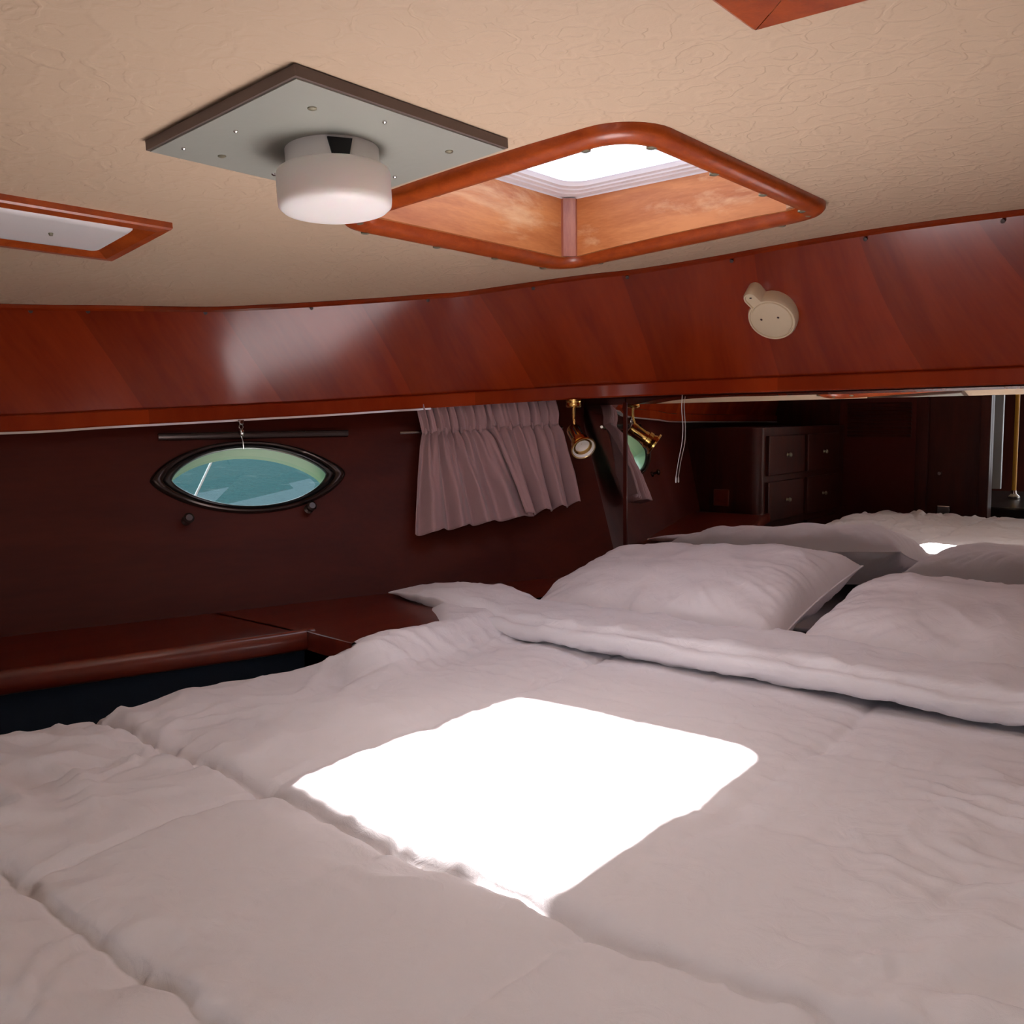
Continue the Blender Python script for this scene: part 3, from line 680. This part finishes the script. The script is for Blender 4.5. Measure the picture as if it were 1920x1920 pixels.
# ------------------------------------------------------------------ bed: base, mattress, duvet, pillows
bb = MB().box((1.0, .62, -.98), (2.2, 1.30, .5)).build('bed_base', 'cabin', None, bevel=.01, smooth=False); tag(bb, 'dark wooden bed base under the mattress', 'bed base')
fs = MB().box((1.07, .62, -.562), (2.25, 1.66, .014)).build('fitted_sheet', 'pillow', None, bevel=.005); tag(fs, 'white fitted sheet on the mattress, seen between the pillows', 'sheet')
mt = MB().box((1.05, .62, -.64), (2.26, 1.62, .14)).build('mattress', 'blue', None, bevel=.03); tag(mt, 'thick dark blue mattress under the white duvet', 'mattress')

Xs = [-.32, .07, .39, .71, 1.03, 1.33, 1.62]
Ys = [-.62, -.31, -.04, .23, .505, .785, 1.05, 1.31, 1.60, 1.9]
def cell(v, A):
    for a, b2 in zip(A, A[1:]):
        if a <= v <= b2: return (v-a)/(b2-a), min(v-a, b2-v)
    return 0, 0
def fb(x, y, s, seed=0): return noise.noise(Vector((x*s, y*s, seed)))
XW = {.07: .5, .39: .8, .71: 1.0, 1.03: .35, 1.33: .35}
YW = {-.31: .4, -.04: .5, .23: .6, .505: .8, .785: .4, 1.05: 1.0, 1.31: .75}
def ridge(v): v = max(0, 1-abs(v)*3.4); return v*v*(3-2*v)
def edge_y(x):
    P = [(-.5, 1.62), (.9, 1.61), (1.06, 1.58), (1.18, 1.49), (1.42, 1.47), (1.56, 1.60), (1.8, 1.66)]
    for (a, c), (b2, d) in zip(P, P[1:]):
        if x <= b2: t_ = (x-a)/(b2-a); t_ = t_*t_*(3-2*t_); return c+(d-c)*t_
    return 1.66
def lift(x, y):
    a = max(0, min(1, (x-1.08)/.14)); b2 = max(0, min(1, (y-1.26)/.13)); return .062*a*a*(3-2*a)*b2*b2*(3-2*b2)
def duvet_z(x, y):
    wx = x+.012*fb(x, y, 5, 3)+.004*fb(x, y, 18, 4); wy = y+.014*fb(x, y, 4, 7)+.004*fb(x, y, 17, 8)
    near_ = min(XW, key=lambda a: abs(a-wx)); dx = wx-near_; ax = XW[near_]
    neay = min(YW, key=lambda a: abs(a-wy)); dy = wy-neay; ay = YW[neay]*(1 if x < .73 else .45+.55*max(0, min(1, (x-1.2)/.2)))
    knot = exp(-((dx/.05)**2+(dy/.05)**2))
    # rounded shoulders either side of each sewn line, then the narrow valley
    sh_x = exp(-abs(dx)/.055)*ax; sh_y = exp(-abs(dy)/.05)*ay
    z = -.497-.010*sh_x-.008*sh_y
    z -= ax*(.006+.010*(near_ == .71))*exp(-(dx/.0085)**2)+ay*.0065*exp(-(dy/.0075)**2)
    if near_ == .71 and dx < 0: z -= .007*exp(dx/.03)
    if near_ == .39 and dx < 0: z -= .012*exp(dx/.05)
    z -= .006*knot
    # gathers: creases that leave a seam at right angles and die away
    gx = ridge(noise.noise(Vector((wx*3.0, wy*17, 12.)))); gy = ridge(noise.noise(Vector((wx*17, wy*3., 18.))))
    z += .0050*gx*exp(-abs(dx)/.05)*(.35+ax)+.0042*gy*exp(-abs(dy)/.045)*(.3+ay)
    # fabric creases, strongest toward the sides of the bed
    e_ = max(0, min(1, (y-1.08)/.15))*max(0, min(1, (edge_y(x)-y)/.12))*(.62-.35*max(0, min(1, (x-1.0)/.2)))+max(0, min(1, (.38-y)/.22))*max(0, min(1, (1.5-x)/.2))+max(0, min(1, (.50-x)/.14))*.6*max(0, min(1, (y-.55)/.3))
    u1 = noise.noise(Vector((x*7+2*fb(x, y, 3, 21), y*3.2-x*2, 23.))); u2 = noise.noise(Vector((x*4-y*6, y*9+2.5*fb(x, y, 4, 29), 31.))); u3 = noise.noise(Vector((x*16+y*8, y*15-x*6, 37.)))
    z += (.015*ridge(u1)+.010*ridge(u2))*(.05+.95*e_)+.0026*ridge(u3)*(.45+e_)
    z += .010*fb(x, y, 2.2, 41)+.0025*fb(x, y, 9, 43)
    # bow down to the hull side edge and over the edge
    ed = y-(edge_y(x)-.085+.006*fb(x, 0, 7, 51))
    if ed > 0: z -= 2.6*ed**1.6+.02*ed
    z += lift(x, y)
    ed2 = -.36-y
    if ed2 > 0: z -= 4*ed2**1.5
    z -= .03*max(0, 1-abs(x-1.62)/.02)*0
    return z
duv = thing('duvet', (.7, .6, -.5), 'large white quilted duvet spread over the bed with a bright sunlit patch', 'duvet')
stp = .0062; nx = int((1.66+.34)/stp); ny = int((1.685+.45)/stp); rows = []
for i in range(nx+1):
    x = -.34+stp*i; row = []
    for j in range(ny+1):
        y = -.45+stp*j
        if y > 1.2: y = 1.2+(y-1.2)*(edge_y(x)-1.2)/(1.685-1.2)
        yy = y
        row.append(Vector((x, yy+.008*fb(x*5, y, 3, 9)*max(0, (y-1.4)/.2), duvet_z(x, y))))
    # hem drop at the hull side
    lp = row[-1]; 
    for q in range(1, 5): row.append(Vector((lp.x, lp.y+.012*sin(q*.5)+.004*fb(x, 0, 20, 5), lp.z-(.022 if x < 1.1 else .007)*q)))
    rows.append(row)
MB().grid(rows).build('quilted_top', 'duvet', duv, angle=180)
# folded-over collar along the pillow end
rows = []; NYc = 330; NP = 40
for j in range(NYc+1):
    v = j/NYc; y = -.42+(1.74+.42)*v
    taper = 1.0
    if y > 1.42: taper = max(.02, 1-((y-1.42)/.32)**1.6)
    yc = y
    xc = 1.625+.018*fb(y, 0, 3, 61)+.010*sin(y*4)-.05*max(0, y-1.40)
    hw2 = (.098+.008*fb(y, 1, 4, 62))*(.45+.55*taper); hh2 = (.031+.006*fb(y, 2, 3.5, 63))*taper+.003
    base = -.492+(.0 if y < 1.35 else .05*min(1, ((y-1.35)/.35))); row = []
    for k in range(NP):
        a = 2*pi*k/NP; cx_ = cos(a); cz_ = sin(a)
        r_ = 1+.05*fb(k*.35, y*9, 1, 64)+.07*fb(cx_*1.2, y*16+cz_, 1, 66)
        X = xc+hw2*math.copysign(abs(cx_)**.8, cx_)*r_; Z = base+hh2*(1+math.copysign(abs(cz_)**.75, cz_)*r_)+.006*fb(X*9, y*7, 1, 65)+(.0042*ridge(noise.noise(Vector((X*14+y*5, y*7-X*9, 71.))))+.003*ridge(noise.noise(Vector((X*24-y*9, y*15, 73.))))-.003)*taper
        Z += .012*max(0, cx_)*taper
        # shallow crease that separates the hem band
        Z -= .006*exp(-((a-2.55)/.16)**2)*taper; X += .006*exp(-((a-2.55)/.16)**2)*taper
        row.append(Vector((X, yc, Z)))
    rows.append(row)
mb = MB().grid(rows, closed=True); mb.f.append(tuple(range(NP))); mb.f.append(tuple(range(NYc*NP+NP-1, NYc*NP-1, -1)))
mb.build('turned_edge', 'duvet', duv, angle=180)

def pillow(c, wy, dx, th, rx, ry, rz, label, seed, curl=0):
    NX_, NY_ = 84, 110; R3 = Matrix.Rotation(rz, 3, 'Z')@Matrix.Rotation(ry, 3, 'Y')@Matrix.Rotation(rx, 3, 'X'); c = Vector(c)
    def surf(u, v, sgn):
        eu = 1-abs(u)**3.0; ev = 1-abs(v)**4.5
        t_ = th/2*(max(0, eu)**.52)*(max(0, ev)**.52)
        x = u*dx/2*(1-.055*(1-v*v)*abs(u)**3); y = v*wy/2*(1-.045*(1-u*u)*abs(v)**3)
        edge = max(abs(u), abs(v))
        cr = max(0, edge-.45)/.55
        ang = math.atan2(v, u)
        w_ = (.009*fb(x*1.2, y*1.2, 9, seed)+.011*fb(u*2.2, v*2.2, 1.0, seed+3))
        w_ += .6*cr*(.012*noise.noise(Vector((cos(ang)*7, sin(ang)*7, seed+edge*1.2)))+.012*(.5-min(.5, 3*abs(fb(x, y, 11, seed+9)))))*(1-max(0, (edge-.93)/.07))
        w_ += .45*cr*(.009*ridge(noise.noise(Vector((x*9+y*3, y*13, seed+12.))))+.006*ridge(noise.noise(Vector((cos(ang)*12, sin(ang)*12, seed+edge)))))*(1-max(0, (edge-.93)/.07))+.002*ridge(noise.noise(Vector((x*10-y*4, y*9, seed+15.))))
        z = sgn*(t_*(1.0 if sgn > 0 else .75))+w_*min(1, t_*30)
        z += curl*(abs(v)**3)*(u*u)
        return c+R3@Vector((x, y, z))
    root = thing('pillow', c, label, 'pillow', None)
    top = [[surf(-1+2*i/NX_, -1+2*j/NY_, 1) for j in range(NY_+1)] for i in range(NX_+1)]
    bot = [[surf(-1+2*i/NX_, -1+2*j/NY_, -1) for j in range(NY_+1)] for i in range(NX_+1)]
    mb = MB().grid(top); mb.grid(bot, flip=True); mb.build('pillowcase', 'pillow', root, angle=180)
    # sewn seam
    rim = [surf(-1, -1+2*j/NY_, 1) for j in range(NY_)]+[surf(-1+2*i/NX_, 1, 1) for i in range(NX_)]+[surf(1, 1-2*j/NY_, 1) for j in range(NY_)]+[surf(1-2*i/NX_, -1, 1) for i in range(NX_+1)]
    MB().tube(rim, .0022, 6).build('seam', 'pillow', root, angle=180)
    return root
pillow((1.90, 1.06, -.420), .68, .47, .185, radians(-4), radians(-13), radians(-2), 'plump white pillow leaning on the mirror, left of the two', 5)
pillow((1.885, .345, -.445), .73, .46, .19, radians(2), radians(-9), radians(-1), 'plump white pillow cut off by the right edge of the photo', 19)

# ------------------------------------------------------------------ aft-facing side of the cabin, seen only in the mirror
struct(MB().box((.8, .6, -1.27), (6.4, 3.6, .04)).build('floor', 'floor', None, smooth=False))
DX = -.62; dY1 = 1.10; dY0 = -.35
wf = sroot('wall_front', (DX, .6, -.4))
MB().box((DX-.02, (dY1+2.4)/2, -.42), (.04, 2.4-dY1, 1.66)).build('bulkhead_panel', 'cabin', wf, smooth=False)
MB().box((DX-.02, (-1.3+dY0)/2, -.42), (.04, dY0+1.3, 1.66)).build('bulkhead_panel', 'cabin', wf, smooth=False)
MB().box((DX-.02, (dY0+dY1)/2, .36), (.04, dY1-dY0, .12)).build('bulkhead_panel', 'cabin', wf, smooth=False)
MB().box((DX+.01, dY1+.025, -.45), (.05, .05, 1.6)).build('door_post', 'cabin', wf, bevel=.006, smooth=False)
# louvred locker door on the bulkhead
dr = sroot('door_1', (DX+.012, 1.67, -.4))
dy0, dy1 = 1.40, 1.93
MB().box((DX+.012, (dy0+dy1)/2, -.45), (.02, dy1-dy0, 1.5)).build('door_panel', 'mahogdark', dr, bevel=.003, smooth=False)
for y_ in (dy0+.03, dy1-.03): MB().box((DX+.024, y_, -.45), (.010, .06, 1.5)).build('stile', 'cabin', dr, bevel=.002, smooth=False)
for k in range(9):
    MB().box((DX+.026, 1.655, .065-.021*k), (.004, .34, .018), Matrix.Rotation(radians(35), 3, 'Y')).build('louvre', 'cabin', dr, smooth=False)
MB().lathe([(.009, 0), (.005, .006), (.005, .014), (.011, .018), (.009, .026)], (DX+.03, 1.33, -.30), (1, 0, 0), 16).build('knob', 'steel', dr)
MB().box((DX+.03, 1.31, -.50), (.012, .065, .06)).build('latch', 'steel', dr, bevel=.004)
# locker on the hull side with rounded corner
lk = thing('locker', (.3, 2.0, -1.25), 'low dark wooden locker with rounded corner reflected in the mirror', 'locker')
cr = []
for k in range(9): a = radians(90*k/8); cr.append((.50-.05+.05*sin(a), 1.84+.05-.05*cos(a)))
ol = [(-.58, 1.84)]+cr+[(.50, 2.25), (-.58, 2.25)]
zt_, zb_ = -.045, -1.25; n_ = len(ol)
mb = MB(); mb.add([(x, y, zb_) for x, y in ol]+[(x, y, zt_) for x, y in ol], [(i, (i+1) % n_, n_+(i+1) % n_, n_+i) for i in range(n_)]+[tuple(range(n_, 2*n_))])
mb.build('carcass', 'cabin', lk, angle=50)
for j, zc_ in enumerate((-.18, -.40, -.62)):
    for i_, xc_ in enumerate((.22, -.25)):
        dd_ = MB().box((xc_, 1.832, zc_), (.42, .018, .19)).build('drawer', 'cabin', lk, bevel=.004, smooth=False)
        MB().lathe([(.009, 0), (.005, .006), (.011, .016), (.008, .022)], (xc_, 1.823, zc_), (0, -1, 0), 14).build('knob', 'screw', dd_)
MB().box((.505, 2.03, -.38), (.012, .08, .08)).build('socket', 'shelf', lk, bevel=.004)

# next cabin beyond the doorway
nc = sroot('wall_far', (-2.9, .5, -.3))
MB().box((-2.92, 1.65, -.42), (.04, 1.3, 1.7)).build('bulkhead_panel', 'cabin', nc, smooth=False)
MB().box((-2.92, -.75, -.42), (.04, 1.3, 1.7)).build('bulkhead_panel', 'cabin', nc, smooth=False)
MB().box((-2.92, .45, -.85), (.04, 1.1, .84)).build('bulkhead_panel', 'cabin', nc, smooth=False)  # open above: unseen window added to bring in fill daylight
struct(MB().box((-1.78, 2.32, -.42), (2.3, .04, 1.7)).build('wall_far_left', 'cabin', None, smooth=False))
struct(MB().box((-1.78, -1.32, -.42), (2.3, .04, 1.7)).build('unseen_bounce_wall', 'hull', None, smooth=False))  # unseen side wall, made pale to bounce fill light
struct(MB().box((-1.75, 1.4, .44), (2.35, 2.0, .04)).box((-1.15, -.5, .44), (1.15, 1.8, .04)).build('ceiling_far', 'ceiling', None, smooth=False))  # roof gap left out of view to let in fill daylight
pl = thing('cabin_pole', (-1.45, 1.15, -1.25), 'bright yellow upright pole in the next cabin seen in the mirror', 'pole')
MB().lathe([(.012, .78), (.012, 1.62)], (-1.45, 1.15, -1.25), (0, 0, 1), 20).build('shaft', 'yellow', pl)
MB().lathe([(.032, .765), (.032, .775), (.016, .79), (.013, .81)], (-1.45, 1.15, -1.25), (0, 0, 1), 24).build('foot', 'steel', pl)
ct = MB().box((-1.45, 1.35, -.87), (1.2, .8, .76)).build('worktop_cabinet', 'black', None, bevel=.01, smooth=False); tag(ct, 'dark glossy cabinet under the yellow pole in the mirror', 'cabinet')
pn = MB().box((-1.10, 1.185, -.02), (.03, .075, .78)).build('locker_edge', 'bluegrey', None, bevel=.004); tag(pn, 'pale blue grey upright panel beside the doorway in the mirror', 'panel')

# ------------------------------------------------------------------ outside: hull side skin, water, rope
wt = MB().grid([[(-60, 2.6, -.95), (120, 2.6, -.95)], [(-60, 260, -.95), (120, 260, -.95)]]).build('water', 'water'); wt['kind'] = 'stuff'; wt['label'] = 'blue green water with painted sparkles outside the porthole'; wt['category'] = 'water'
# mooring rope outside the port
def rayp(px, py, t_): d = (_F*1700+_R*(px-960)-_U*(py-960)).normalized(); return d*t_
ra = Vector((1.80, 2.70, .10)); rb = Vector((1.56, 2.79, -.40))
rq = MB().tube([rb.lerp(ra, k/10) for k in range(11)], .004, 8).build('mooring_rope', 'rope'); tag(rq, 'taut white mooring rope crossing the view through the porthole', 'rope')
